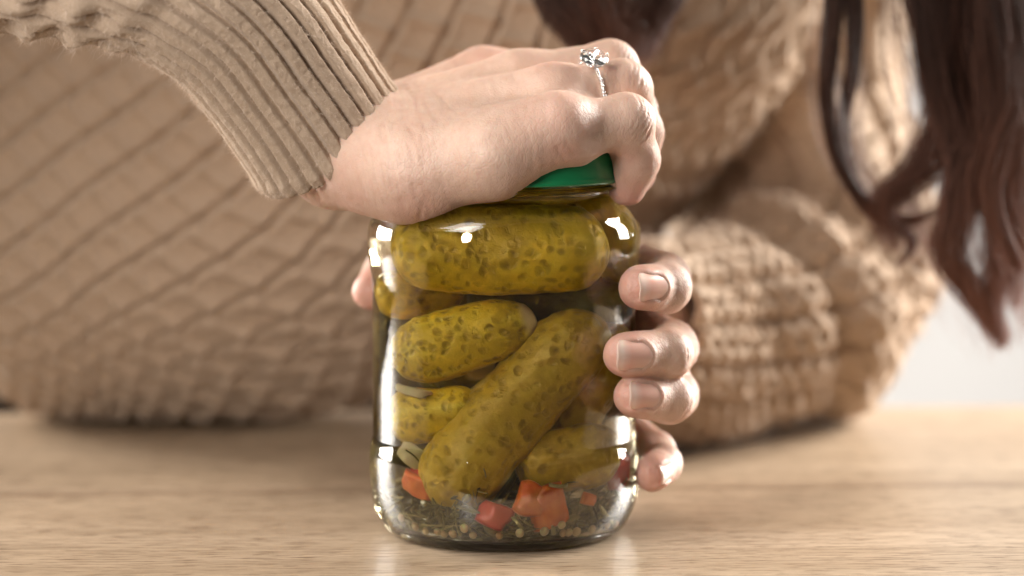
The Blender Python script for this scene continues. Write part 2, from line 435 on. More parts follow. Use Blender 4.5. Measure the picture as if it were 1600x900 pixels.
gherkin((-23.5, -4.0, 79.0), 30, 4, 30, 8.5, G1, 11, 'gherkin peeking out on the left below the top one')
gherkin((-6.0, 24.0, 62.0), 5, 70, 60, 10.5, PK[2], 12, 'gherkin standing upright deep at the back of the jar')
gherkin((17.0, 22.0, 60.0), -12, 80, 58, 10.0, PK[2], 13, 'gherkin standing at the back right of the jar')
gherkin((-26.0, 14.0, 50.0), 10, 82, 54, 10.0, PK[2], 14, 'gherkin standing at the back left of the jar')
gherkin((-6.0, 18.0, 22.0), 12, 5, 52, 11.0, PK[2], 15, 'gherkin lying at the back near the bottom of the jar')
gherkin((27.5, 3.0, 93.0), 180, 62, 26, 7.6, G1, 17, 'small yellowish gherkin standing in the right shoulder of the jar')
gherkin((2.0, 18.0, 94.0), -8, 3, 50, 9.5, PK[2], 16, 'gherkin lying behind the large top one')

# pepper pieces: bent slabs of flesh
PEP_O = plain('orange_pepper', (0.60, 0.10, 0.008), 0.3, 0.4, 0.3, 140, (0.72, 0.20, 0.025), 0.35)
PEP_R = plain('red_pepper', (0.52, 0.028, 0.012), 0.3, 0.4, 0.3, 90, (0.58, 0.08, 0.03), 0.2)
def pepper(c, sx, sz, th, rot, mat, seed, label, curl=0.25):
    rng = np.random.default_rng(seed); n = 26
    u = np.linspace(-1, 1, n); U, W = np.meshgrid(u, u, indexing='ij')
    # square mapped to a rounded irregular outline
    q = np.power(np.maximum(np.maximum(np.abs(U), np.abs(W)), 1e-6) / np.maximum(np.sqrt(U ** 2 + W ** 2), 1e-6), 0.3)
    ang = np.arctan2(W, U); out = 1 + 0.08 * np.cos(2 * ang + seed) + 0.06 * np.cos(3 * ang + seed * 2.1) + 0.02 * np.cos(5 * ang + seed)
    rad = np.maximum(np.abs(U), np.abs(W))
    px = U * q * out * sx / 2; pz = W * q * out * sz / 2
    edge = np.sqrt(np.clip(1 - rad ** 9, 0, 1))
    py = curl * (px ** 2 / sx * 2) + 0.5 * vnoise(np.stack([px / 3, pz / 3, 0 * px + seed], -1))
    F = np.stack([px, py - th / 2 * edge, pz], -1).reshape(-1, 3); B = np.stack([px, py + th / 2 * edge, pz], -1).reshape(-1, 3)
    V = np.vstack([F, B]); f = grid_faces(n, n, False)
    o = link('pepper_piece', V, np.vstack([f, f[:, ::-1] + n * n]), mat)
    bm = bmesh.new(); bm.from_mesh(o.data); bmesh.ops.remove_doubles(bm, verts=bm.verts[:], dist=1e-5); bmesh.ops.recalc_face_normals(bm, faces=bm.faces[:]); bm.to_mesh(o.data); bm.free()
    o.location = Vector(c) * MM; o.rotation_euler = [R(a) for a in rot]
    tag(o, label, 'pepper piece', 'pepper pieces at the bottom of the jar')
pepper((-25.5, -24.5, 19.5), 11, 7, 3.5, (10, 15, -35), PEP_O, 1, 'orange pepper piece low on the left beside the diagonal gherkin')
pepper((-24.5, -23.5, 21.8), 9, 4, 3, (-50, 5, -30), PEP_R, 2, 'thin red pepper strip lying on the left orange piece')
pepper((8, -34.5, 17.0), 10, 10, 4.5, (-10, 20, 8), PEP_O, 3, 'orange pepper piece at the front centre under the plump gherkin')
pepper((13.5, -33.0, 14.5), 12, 13, 4.5, (5, -15, 25), PEP_O, 4, 'largest orange pepper piece right of the centre near the seeds')
pepper((-3, -35, 12.5), 10, 8, 4, (-15, 25, -10), PEP_R, 5, 'dark red pepper piece among the herbs at the front')
pepper((25, -26, 15.5), 5, 4, 3, (0, 20, 40), PEP_O, 6, 'tiny orange pepper cube on the right among the herbs')
pepper((33, -12, 21.0), 9, 12, 4, (5, 10, 60), PEP_R, 7, 'red pepper piece against the right side of the glass')

ONION = plain('onion_flesh', (0.42, 0.33, 0.13), 0.4, 0.4, 0.3, 120, (0.50, 0.42, 0.20))
def onion(c, sx, sz, rot, seed, label):
    pepper(c, sx, sz, 1.6, rot, ONION, seed, label); o = bpy.data.objects
    ob = COL.objects[-1]; ob.name = 'onion_slice'; tag(ob, label, 'onion slice', 'onion slices in the jar')
onion((-27.5, -24, 49.2), 13, 3, (0, 8, -35), 11, 'pale onion strip wedged under the warty left gherkin')
onion((-27.0, -22, 28.5), 10, 9, (10, 30, -40), 12, 'greenish onion slice above the left pepper piece')
onion((-17.5, -20, 32.5), 8, 7, (5, 45, -20), 13, 'brown triangular onion bit beside the diagonal gherkin')

# mustard seeds
sm_ = NT('mustard_seed_skin'); oi = sm_.n('ShaderNodeObjectInfo').outputs['Random']
sm_.p(Base_Color=sm_.mix(sm_.noise(sm_.coord(), 500, 3), sm_.ramp(oi, [(0.0, (0.42, 0.27, 0.10)), (0.5, (0.68, 0.48, 0.21)), (1.0, (0.78, 0.62, 0.34))]), rgb(0.60, 0.42, 0.19)), Roughness=0.4, Specular_IOR_Level=0.4, Subsurface_Weight=0.2, Subsurface_Scale=0.002)
SEED = sm_.m
bm = bmesh.new(); bmesh.ops.create_icosphere(bm, subdivisions=3, radius=1.0)
SV = np.array([v.co[:] for v in bm.verts]); SF = np.array([[v.index for v in f.verts] for f in bm.faces]); bm.free()
seed_spots = [(683, 827), (690, 836), (705, 838), (738, 840), (727, 830), (875, 828), (890, 825), (902, 828), (892, 838), (950, 822), (608, 820), (600, 808), (997, 806), (882, 834), (905, 836), (650, 826), (664, 836), (850, 840), (930, 832), (966, 818), (780, 842), (812, 838), (632, 816)]
SEEDLAB = ['uppermost tan mustard seed of the left cluster under the long gherkin', 'lower left tan mustard seed of the left cluster on the jar floor', 'third tan mustard seed from the left on the jar floor',
           'tan mustard seed lowest among those under the dark red pepper piece', 'tan mustard seed half buried in dill under the long gherkin', 'leftmost tan mustard seed of the right cluster below the big orange pepper',
           'topmost tan mustard seed in the middle of the right cluster', 'right hand tan mustard seed of the right cluster', 'lower middle tan mustard seed of the right cluster', 'single tan mustard seed lying apart near the right jar wall',
           'tan mustard seed in the curve of glass at the far left', 'upper tan mustard seed against the glass at the far left', 'tan mustard seed against the glass at the far right', 'lowest tan mustard seed at left of the right cluster', 'lowest tan mustard seed at right of the right cluster',
           'tan mustard seed left of the left cluster beneath the orange piece', 'tan mustard seed touching the left cluster at its lower left', 'tan mustard seed under the big orange pepper pieces', 'tan mustard seed between the right cluster and the far right seed',
           'tan mustard seed in the dill under the red piece at the right wall', 'tan mustard seed nearest the bottom centre of the jar', 'tan mustard seed below the gap between red and orange pepper', 'tan mustard seed high on the left curve beside the orange piece']
seed0 = None
for i, (px, py) in enumerate(seed_spots):
    if i > 0: py += ((i * 7919) % 17) - 13
    u = (px - 788) / 5.08; y = -math.sqrt(max(38.4 ** 2 - u * u, 10)); y = max(y, -38.3)
    p = at(px, py, y); rr = math.hypot(p[0], p[1])
    lim = float(np.interp(p[2], [5, 8, 13], [35.2, 37.9, 39.2])) 
    p[0] *= lim / rr; p[1] *= lim / rr
    p[2] = max(p[2], 6.4)
    if seed0 is None:
        seed0 = o = link('mustard_seed', SV * (1.0, 0.92, 0.95) * 1.3, SF, SEED)
    else:
        o = seed0.copy(); COL.objects.link(o)
    o.location = Vector(p) * MM; k = 0.9 + 0.25 * ((i * 37) % 10) / 10; o.scale = (k, k, k)
    o.rotation_euler = (i, i * 2, i * 3)
    side = 'left cluster' if px < 760 else ('right cluster' if px < 930 else 'far right edge')
    tag(o, SEEDLAB[i], 'mustard seed', 'mustard seeds at the bottom of the jar')

# dill and spice bits, nobody could count them
def herb_mat():
    m = NT('dill_leaf'); t = m.attr('tone')
    m.p(Base_Color=m.ramp(t, [(0.0, (0.05, 0.042, 0.014)), (0.35, (0.14, 0.115, 0.030)), (0.7, (0.27, 0.22, 0.065)), (0.92, (0.42, 0.34, 0.14)), (1.0, (0.50, 0.40, 0.20))]), Roughness=0.5, Specular_IOR_Level=0.3)
    return m.m
rng = np.random.default_rng(5); HV, HF, HT = [], [], []
def strip(p, d, up, L, wd, tone, curl):
    n = 6; side = np.cross(d, up); side /= np.linalg.norm(side); nrm = np.cross(side, d)
    b = len(HV)
    for i in range(n):
        s = i / (n - 1) - 0.5
        c = p + d * L * s + nrm * curl * (s * s * 4) * L * 0.15
        ww = wd * (1 - (2 * s) ** 4 * 0.7)
        for k in (-1, 0, 1): HV.append(c + side * ww * k * 0.5 + nrm * (0.18 * wd if k == 0 else 0)); HT.append(tone)
        for k in (0,): HV.append(c - nrm * 0.25 * wd); HT.append(tone * 0.9)
    for i in range(n - 1):
        for k in range(4):
            ring = [0, 1, 2, 3]; a0, a1 = ring[k], ring[(k + 1) % 4]
            HF.append((b + i * 4 + a0, b + i * 4 + a1, b + (i + 1) * 4 + a1, b + (i + 1) * 4 + a0))
for i in range(1500):
    a = rng.uniform(0, 2 * np.pi)
    if i < 950: a = -np.pi / 2 + rng.normal(0, 0.75)
    zz = 5.2 + abs(rng.normal(0, 6.0)) + (3.0 if np.cos(a) < -0.5 else 0) * rng.random()
    rmax = float(np.interp(zz, [4.2, 8, 13, 20], [33.6, 36.9, 38.6, 39.2]))
    rr = rmax - abs(rng.normal(0, 6)) if i < 900 else rmax * math.sqrt(rng.random())
    if rr < 0: continue
    p = np.array([rr * np.cos(a), rr * np.sin(a), zz])
    if min(np.linalg.norm(p - np.array(c_)) for c_ in ((8, -34.5, 17.0), (13.5, -33.0, 14.5), (-3, -35, 12.5), (-25.5, -24.5, 19.5), (25, -26, 15.5))) < 7.2: continue
    d = rng.normal(0, 1, 3); d[2] *= 0.45; d -= np.array([np.cos(a), np.sin(a), 0]) * d.dot([np.cos(a), np.sin(a), 0]) * 0.8; d /= np.linalg.norm(d)
    up = rng.normal(0, 1, 3)
    L = rng.gamma(2.0, 2.2) + 1.5
    if rr > rmax - L * 0.25: p *= (1, 1, 1)
    strip(p, d, up, min(L, 14), rng.gamma(3, 0.28) + 0.3, float(np.clip(rng.beta(2, 2.4), 0, 1)), rng.uniform(-1, 1))
HV = np.array(HV); q = np.hypot(HV[:, 0], HV[:, 1]); lim = np.interp(HV[:, 2], [4.2, 8, 13, 20], [34.0, 37.2, 38.8, 39.4])
k = np.minimum(1, lim / np.maximum(q, 1e-3)); HV[:, 0] *= k; HV[:, 1] *= k; HV[:, 2] = np.maximum(HV[:, 2], 5.8)
dill = link('dill', HV, np.array(HF), herb_mat(), kind='stuff'); attr(dill, 'tone', HT)
dill['label'] = 'olive dill and spice bits covering the bottom of the jar'

# ------------------------------------------------------------------ hands: a signed distance field meshed with surface nets
class Field:
    def __init__(self, lo, hi, h):
        self.lo = np.array(lo, float); self.h = h
        self.n = np.ceil((np.array(hi) - self.lo) / h).astype(int) + 1
        self.ax = [self.lo[i] + h * np.arange(self.n[i]) for i in range(3)]
        self.F = np.full(self.n, 50.0, np.float32)
    def box(self, lo, hi):
        a = np.clip(np.floor((np.array(lo) - self.lo) / self.h).astype(int), 0, self.n - 1)
        b = np.clip(np.ceil((np.array(hi) - self.lo) / self.h).astype(int) + 1, 1, self.n)
        sl = tuple(slice(a[i], b[i]) for i in range(3))
        g = [self.ax[i][sl[i]].astype(np.float32) for i in range(3)]
        return sl, g[0][:, None, None], g[1][None, :, None], g[2][None, None, :]
    def blend(self, sl, d, k):
        A = self.F[sl]
        h = np.clip(0.5 + 0.5 * (A - d) / k, 0, 1)
        self.F[sl] = A * (1 - h) + d * h - k * h * (1 - h)
    def cone(self, a, b, ra, rb, k=4.0, flat=None):
        a = np.array(a, float); b = np.array(b, float); m = max(ra, rb) + k * 2 + 3
        sl, X, Y, Z = self.box(np.minimum(a, b) - m, np.maximum(a, b) + m)
        if X.size == 0 or Y.size == 0 or Z.size == 0: return
        ab = b - a; L2 = ab.dot(ab)
        t = np.clip(((X - a[0]) * ab[0] + (Y - a[1]) * ab[1] + (Z - a[2]) * ab[2]) / L2, 0, 1)
        d = np.sqrt((X - a[0] - t * ab[0]) ** 2 + (Y - a[1] - t * ab[1]) ** 2 + (Z - a[2] - t * ab[2]) ** 2) - (ra + (rb - ra) * t)
        self.blend(sl, d, k)
    def ball(self, c, r, k=4.0, sub=False):
        c = np.array(c, float); r = np.ones(3) * r; m = r.max() + k * 2 + 3
        sl, X, Y, Z = self.box(c - m, c + m)
        if X.size == 0 or Y.size == 0 or Z.size == 0: return
        k0 = np.sqrt(((X - c[0]) / r[0]) ** 2 + ((Y - c[1]) / r[1]) ** 2 + ((Z - c[2]) / r[2]) ** 2)
        k1 = np.sqrt(((X - c[0]) / r[0] ** 2) ** 2 + ((Y - c[1]) / r[1] ** 2) ** 2 + ((Z - c[2]) / r[2] ** 2) ** 2)
        d = k0 * (k0 - 1) / np.maximum(k1, 1e-4)
        if sub: self.carve(sl, d, k)
        else: self.blend(sl, d, k)
    def carve(self, sl, d, k):
        A = -self.F[sl]; h = np.clip(0.5 + 0.5 * (A - d) / k, 0, 1)
        self.F[sl] = -(A * (1 - h) + d * h - k * h * (1 - h))
    def carve_jar(self, k=1.2):
        """keep the flesh outside the jar and its lid"""
        X, Y, Z = self.ax[0][:, None].astype(np.float32), self.ax[1][None, :].astype(np.float32), self.ax[2].astype(np.float32)
        q = np.sqrt(X * X + Y * Y)
        zs = np.array([-10, 0, 4.8, 13, 23, 26, 28.6, 33.5, 80.5, 84, 91.5, 94.5, 97.5, 100.6, 103.6, 106, 108.8, 111, 112.5, 114, 123.4, 124.3])
        rs = np.array([34, 34, 40.6, 43.2, 44.0, 43.8, 43.0, 42.3, 42.35, 42.7, 43.9, 44.1, 43.9, 43.0, 41.2, 38.9, 35.5, 35.3, 39.6, 39.2, 39.0, 38.0])
        rz = np.interp(Z, zs, rs)
        d = np.maximum(q[..., None] - rz[None, None, :], (Z - 124.3)[None, None, :]) - 0.15
        self.carve(np.s_[:, :, :], d.astype(np.float32), k)
    def sample(self, P):
        g = (P - self.lo) / self.h; i = np.clip(np.floor(g).astype(int), 0, self.n - 2); f = g - i; out = 0
        for dx in (0, 1):
            for dy in (0, 1):
                for dz in (0, 1):
                    wq = (f[:, 0] if dx else 1 - f[:, 0]) * (f[:, 1] if dy else 1 - f[:, 1]) * (f[:, 2] if dz else 1 - f[:, 2])
                    out = out + wq * self.F[i[:, 0] + dx, i[:, 1] + dy, i[:, 2] + dz]
        return out
    def grad(self, P):
        e = self.h; G = np.stack([self.sample(P + np.eye(3)[i] * e) - self.sample(P - np.eye(3)[i] * e) for i in range(3)], 1)
        return G / np.maximum(np.linalg.norm(G, axis=1, keepdims=True), 1e-6)
    def mesh(self):
        F = self.F; s = F < 0
        c = [s[dx:dx - 1 or None, dy:dy - 1 or None, dz:dz - 1 or None] for dx in (0, 1) for dy in (0, 1) for dz in (0, 1)]
        anyc = np.logical_or.reduce(c); allc = np.logical_and.reduce(c)
        act = anyc & ~allc; idx = np.argwhere(act)
        num = np.full(act.shape, -1, np.int64); num[act] = np.arange(len(idx))
        acc = np.zeros((len(idx), 3)); cnt = np.zeros(len(idx))
        cor = [(dx, dy, dz) for dx in (0, 1) for dy in (0, 1) for dz in (0, 1)]
        val = {q: F[idx[:, 0] + q[0], idx[:, 1] + q[1], idx[:, 2] + q[2]] for q in cor}
        for q in cor:
            for a in range(3):
                if q[a] == 0:
                    r = list(q); r[a] = 1; r = tuple(r); v0, v1 = val[q], val[r]
                    m = (v0 < 0) != (v1 < 0); t = np.where(m, v0 / np.where(m, v0 - v1, 1), 0)
                    p = np.array(q, float)[None] + np.eye(3)[a][None] * t[:, None]
                    acc += p * m[:, None]; cnt += m
        V = self.lo + (idx + acc / cnt[:, None]) * self.h
        faces = []
        for a in range(3):
            b, d = (a + 1) % 3, (a + 2) % 3
            s0 = np.take(s, range(s.shape[a] - 1), a); s1 = np.take(s, range(1, s.shape[a]), a)
            E = np.argwhere(s0 != s1)
            E = E[(E[:, b] > 0) & (E[:, d] > 0) & (E[:, b] < s.shape[b] - 1) & (E[:, d] < s.shape[d] - 1)]
            fl = s0[E[:, 0], E[:, 1], E[:, 2]]
            eb, ed = np.eye(3, dtype=int)[b], np.eye(3, dtype=int)[d]
            g = lambda o: num[tuple((E - o).T)]
            q = np.stack([g(eb + ed), g(ed), g(0 * eb), g(eb)], 1)
            q[~fl] = q[~fl][:, ::-1]
            faces.append(q)
        Fq = np.vstack(faces); Fq = Fq[(Fq >= 0).all(1)]
        for _ in range(2):
            V = V - self.grad(V) * self.sample(V)[:, None]
        return V, Fq

def groove(P, A, B, depth, width, wob=0.0, seed=0, reach=None):
    """a shallow crease along the segment A-B; returns displacement (negative) for every point"""
    A = np.array(A, float); B = np.array(B, float); ab = B - A
    t = np.clip(((P - A) @ ab) / ab.dot(ab), 0, 1)
    q = P - (A + t[:, None] * ab)
    if wob: q = q + vnoise(P / 4.0 + seed * 7.7)[:, None] * wob
    d2 = (q ** 2).sum(1)
    return depth * np.exp(-d2 / width ** 2) * smoothstep(0, 0.15, t + 0.02) * smoothstep(1.0, 0.85, t - 0.02)

def finger(f, pts, rads, k=3.0, pad=None):
    for i in range(len(pts) - 1): f.cone(pts[i], pts[i + 1], rads[i], rads[i + 1], k)

def unit(v): v = np.array(v, float); return v / np.linalg.norm(v)
def knuckle_lines(P, J, axis, dors, rad, depth=0.35, n=5, sp=1.5, width=0.55, seed=0):
    """transverse skin folds over the back of a finger joint"""
    a = unit(axis); q = P - np.array(J); s = q @ a; lat = q - s[:, None] * a
    ln = np.linalg.norm(lat, axis=1); al = (lat @ unit(dors)) / np.maximum(ln, 1e-6)
    near = smoothstep(rad * 1.7, rad * 1.25, ln) * smoothstep(0.15, 0.65, al)
    wv = s + vnoise(P / 3.0 + seed) * 0.7 + vnoise(P / 1.5 + seed * 3) * 0.25
    out = 0
    for i in range(n):
        c = (i - (n - 1) / 2) * sp
        out = out + np.exp(-((wv - c) / width) ** 2) * (1 - 0.4 * abs(i - (n - 1) / 2) / n)
    return out * near * depth

person = empty('person', (40, 215, 0))
tag(person, 'person in beige knit sweater with long dark hair, twisting the jar lid', 'person')
def child(o):
    o.parent = person; o.matrix_parent_inverse = Matrix.Translation(-person.location); return o

# ---- hand resting on the lid (palm down, little finger towards the camera)
f = Field((-92, -62, 84), (58, 62, 176), 0.62)
WR = at(548, 222, -2)
fa = at(400, 60, -20)
off = np.array([0.62, 0.55, 0.50]) * 7.5
f.cone(fa - off, WR - off, 13.5, 15.5, 4); f.cone(fa + off, WR + off, 13.5, 15.5, 8)
mc_b = [at(622, 240, -16), at(622, 222, -5), at(618, 205, 7), at(612, 200, 18)]
mcp = [at(872, 205, -32), at(866, 157, -14), at(818, 136, 8), at(765, 130, 30)]
mr = [9.2, 10.8, 11.5, 11.0]
for b, m_, r_ in zip(mc_b, mcp, mr): f.cone(b, m_, 14.5, r_, 7)
# heel of the palm and the fleshy outer edge
f.cone(at(528, 250, -10), at(640, 272, -27), 14.6, 13.2, 8)
f.cone(at(590, 257, -22), at(655, 267, -28), 14.0, 13.5, 8)
f.cone(at(640, 272, -27), at(770, 246, -36), 13.3, 11.6, 8)
f.cone(at(770, 246, -36), at(872, 198, -34), 11.6, 10.0, 8)
f.cone(at(600, 250, 0), at(820, 190, -5), 16, 12, 8)
f.cone(at(600, 245, 20), at(720, 215, 38), 16, 14, 8)
# thumb, round the far side of the lid
f.cone(at(640, 235, 28), at(740, 235, 48), 14, 10.5, 6); f.cone(at(740, 235, 48), at(830, 262, 50), 10, 8, 4); f.cone(at(830, 262, 50), at(880, 280, 46), 8, 7, 4)
FING = [
    ([mcp[0], at(977, 192, -24), at(993, 250, -17.5), at(979, 290, -13.5)], [9.0, 8.6, 7.5, 6.3]),
    ([mcp[1], at(971, 140, -5), at(996, 208, 0), at(990, 272, 6)], [10.6, 9.0, 8.2, 7.2]),
    ([mcp[2], at(952, 110, 14), at(988, 178, 17), at(982, 250, 18)], [11.0, 9.3, 8.4, 7.2]),
    ([mcp[3], at(900, 122, 38), at(952, 190, 39), at(940, 262, 38)], [10.6, 9.0, 8.2, 7.0])]
for pts, rads in FING:
    f.cone(pts[0], pts[1], rads[0], rads[1] * 0.98, 5.0)
    f.cone(pts[1], pts[2], rads[1] * 0.97, rads[2], 2.5)
    f.cone(pts[2], pts[3], rads[2], rads[3], 2.0)
    f.ball(pts[1] + np.array([0.4, -0.2, 0.4]), rads[1] * 0.96, 3.0)
# webs between the knuckles
for a, b in ((0, 1), (1, 2), (2, 3)):
    A = mcp[a] * 0.75 + FING[a][0][1] * 0.25; B = mcp[b] * 0.75 + FING[b][0][1] * 0.25
    f.cone(A + (0, 0, -3.5), B + (0, 0, -3.5), 7.0, 7.0, 5)
# tendons fanning over the back
for (p0, p1) in ((at(650, 178, -8), at(850, 124, -15)), (at(650, 158, 4), at(800, 102, 7)), (at(650, 140, 14), at(745, 92, 29))):
    f.cone(p0 + (0, 0, -1.6), p1 + (0, 0, -1.6), 3.2, 3.4, 6)
# bone bump at the wrist
f.ball(at(592, 190, -14), (8, 8, 8), 8)
f.carve_jar(1.0)
V1, F1 = f.mesh()
N1 = f.grad(V1)
D = np.zeros(len(V1))
def flatg(P, a, b, depth, width, wob=0.8, seed=0):
    Q = P * np.array([1, 0.02, 1]); return groove(Q, a * np.array([1, 0.02, 1]), b * np.array([1, 0.02, 1]), depth, width, wob, seed)
CR = np.zeros(len(V1))
lines = [(622, 128, 668, 205, .55, .9), (634, 122, 690, 195, .45, .8), (618, 150, 650, 215, .55, .9), (648, 118, 716, 180, .3, .8), (640, 200, 652, 270, .35, .9),
         (660, 205, 664, 262, .25, .8), (648, 262, 655, 312, .3, .8), (664, 300, 655, 346, .45, .8), (676, 290, 668, 344, .2, .8), (600, 250, 640, 330, .18, 1.0),
         (868, 222, 884, 250, .45, .7), (884, 214, 898, 243, .4, .7), (856, 228, 866, 262, .3, .7), (900, 210, 908, 236, .35, .7), (845, 234, 850, 268, .2, .7), (828, 240, 834, 275, .15, .8)]
for i, (x0, y0, x1, y1, dp, wd) in enumerate(lines):
    g = flatg(V1, at(x0, y0, -30), at(x1, y1, -30), 1.0, wd, 1.0, i); front = smoothstep(0.7, 0.1, N1[:, 1]) * (V1[:, 1] < 12)
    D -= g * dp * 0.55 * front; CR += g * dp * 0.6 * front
pin, rin = FING[0], FING[1]
for k_, (pts, rads) in enumerate(FING[:3]):
    ax = unit(pts[1] - pts[0]) + unit(pts[2] - pts[1]); dors = np.array([0.55, -0.2, 0.75]) if k_ else np.array([0.45, -0.65, 0.6])
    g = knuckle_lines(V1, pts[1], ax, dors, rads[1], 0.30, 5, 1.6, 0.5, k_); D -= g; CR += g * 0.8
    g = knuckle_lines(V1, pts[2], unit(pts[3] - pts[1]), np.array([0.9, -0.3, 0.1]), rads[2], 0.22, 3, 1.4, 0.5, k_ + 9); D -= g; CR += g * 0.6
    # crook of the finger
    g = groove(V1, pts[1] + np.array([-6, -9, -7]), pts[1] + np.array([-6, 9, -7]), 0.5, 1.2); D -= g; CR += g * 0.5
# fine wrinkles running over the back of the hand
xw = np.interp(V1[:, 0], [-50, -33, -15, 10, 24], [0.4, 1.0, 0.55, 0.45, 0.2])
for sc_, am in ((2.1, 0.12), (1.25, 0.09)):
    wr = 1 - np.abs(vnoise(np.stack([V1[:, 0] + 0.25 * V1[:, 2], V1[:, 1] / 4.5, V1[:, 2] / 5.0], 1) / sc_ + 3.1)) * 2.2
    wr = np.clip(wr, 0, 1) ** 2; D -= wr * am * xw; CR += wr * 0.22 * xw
ww = V1 * np.array([1.0, 0.35, 0.35]); D += vnoise(ww / 1.1) * 0.05 + vnoise(V1 / 3.0) * 0.10 + vnoise(V1 / 9.0) * 0.22
V1 = V1 + N1 * D[:, None]
def spots(P, cs):
    r = np.zeros(len(P))
    for c, rad, amt in cs: r = np.maximum(r, amt * np.exp(-((P - c) ** 2).sum(1) / rad ** 2))
    return r
RD1 = spots(V1, [(FING[0][0][3] + (0, 0, -3), 11, 1.0), (FING[1][0][3], 12, .8), (FING[0][0][2], 9, .55), (FING[0][0][1], 9, .35), (FING[1][0][1], 10, .35), (mcp[0] + (0, -8, 6), 12, .35), (mcp[1] + (0, 0, 9), 11, .3),
                 (at(655, 330, -38), 10, .45), (at(560, 300, -25), 14, .35), (at(880, 235, -42), 7, .45), (at(975, 235, -24), 6, .7), (at(760, 92, 25), 13, .35)])
del f

# ---- hand gripping the glass from behind, fingertips on the right side
f = Field((-66, -52, 8), (76, 124, 104), 0.62)
LF = [  # MCP, PIP, DIP, tip centre
    ([(30, 44, 84), (51.8, 7, 81.0), (50.6, -18, 81.0), (42.6, -28.3, 82.0)], [10.2, 8.5, 8.0, 7.1]),
    ([(32, 42, 65), (54.0, 2, 59.4), (50.8, -22, 60.4), (38.0, -32.7, 61.6)], [10.2, 8.6, 8.1, 7.1]),
    ([(33, 41, 47), (54.5, 3, 43.8), (51.8, -20, 46.0), (41.0, -30.4, 48.2)], [9.8, 8.4, 7.8, 6.9]),
    ([(32, 43, 31), (49.5, 19, 22.0), (50.8, 0.5, 21.5), (47.2, -12.0, 20.8)], [8.8, 7.2, 6.7, 6.0])]
LW = np.array([30.0, 104, 54])
NAILS = []
def frame_of(dip, tip, twist=0.0, lean=0.0):
    d = unit(np.array(tip) - np.array(dip)); o = np.array(tip) * (1, 1, 0) + (0, 0, lean * 50)
    dors = unit(o - d * o.dot(d)); lat = np.cross(d, dors)
    c, s = math.cos(twist), math.sin(twist)
    return d, dors * c + lat * s, np.cross(d, dors * c + lat * s)
for i, (pts, rads) in enumerate(LF):
    pts = [np.array(p, float) for p in pts]
    d, dors, lat = frame_of(pts[2], pts[3], (0.10, 0.05, 0.12, 0.15)[i])
    f.cone(pts[0], pts[1], rads[0], rads[1], 4)
    f.cone(pts[1], pts[2], rads[1] * 0.96, rads[2] * 0.97, 1.6)
    f.cone(pts[2], pts[3], rads[2] * 0.98, rads[3], 1.6)
    f.ball(pts[1], rads[1] * 1.0, 1.6); f.ball(pts[2] + dors * 0.3, rads[2] * 1.0, 1.6)
    rt_ = rads[3]
    # flat finger end that carries the nail
    f.cone(pts[3] - d * 4 + dors * 1.0, pts[3] + d * 2.6 + dors * 0.9, rt_ * 0.86, rt_ * 0.74, 2.0)
    wn, ln_ = ((8.7, 12.4), (9.3, 13.0), (8.5, 12.2), (6.5, 9.2))[i]
    NAILS.append([pts[3], d, dors, lat, rt_, wn, ln_])
for a in range(4): f.cone(LF[a][0][0], LW + np.array([0, -4, (10, 4, -3, -9)[a]]), 11.0, 13.5, 6)
for a in range(3): f.cone(np.array(LF[a][0][0]) * 0.8 + np.array(LF[a][0][1]) * 0.2, np.array(LF[a + 1][0][0]) * 0.8 + np.array(LF[a + 1][0][1]) * 0.2, 8.5, 8.5, 4)
f.cone(LW, (48, 122, 54), 19, 20, 6)
# thenar and thumb round the far left
TH = [np.array(p, float) for p in ((14, 92, 66), (-18, 68, 80), (-39, 45, 79), (-44.0, 20, 75.5))]
f.cone(TH[0], TH[1], 15, 11.5, 8); f.cone(TH[1], TH[2], 10.5, 8.5, 4); f.cone(TH[2], TH[3], 8.5, 6.2, 3)
f.cone(LF[0][0][0], TH[1] * 0.5 + np.array([14, 64, 80]) * 0.5, 9, 9, 8)
f.carve_jar(0.8)
V2, F2 = f.mesh(); N2 = f.grad(V2)
for nl in NAILS:                                   # height of the flesh under each nail, along its middle line
    hs = []
    ss = np.linspace(0.0, 0.55, 8); hh = np.linspace(3, 14, 221)
    for q in ss:
        v = f.sample(nl[0] + nl[1] * ((q - 0.31) * nl[6]) + nl[2] * hh[:, None]); hs.append(hh[np.argmax(v > 0)])
    k1, k0 = np.polyfit(ss, hs, 1); nl += [k0, k1]
D = np.zeros(len(V2)); CR2 = np.zeros(len(V2))
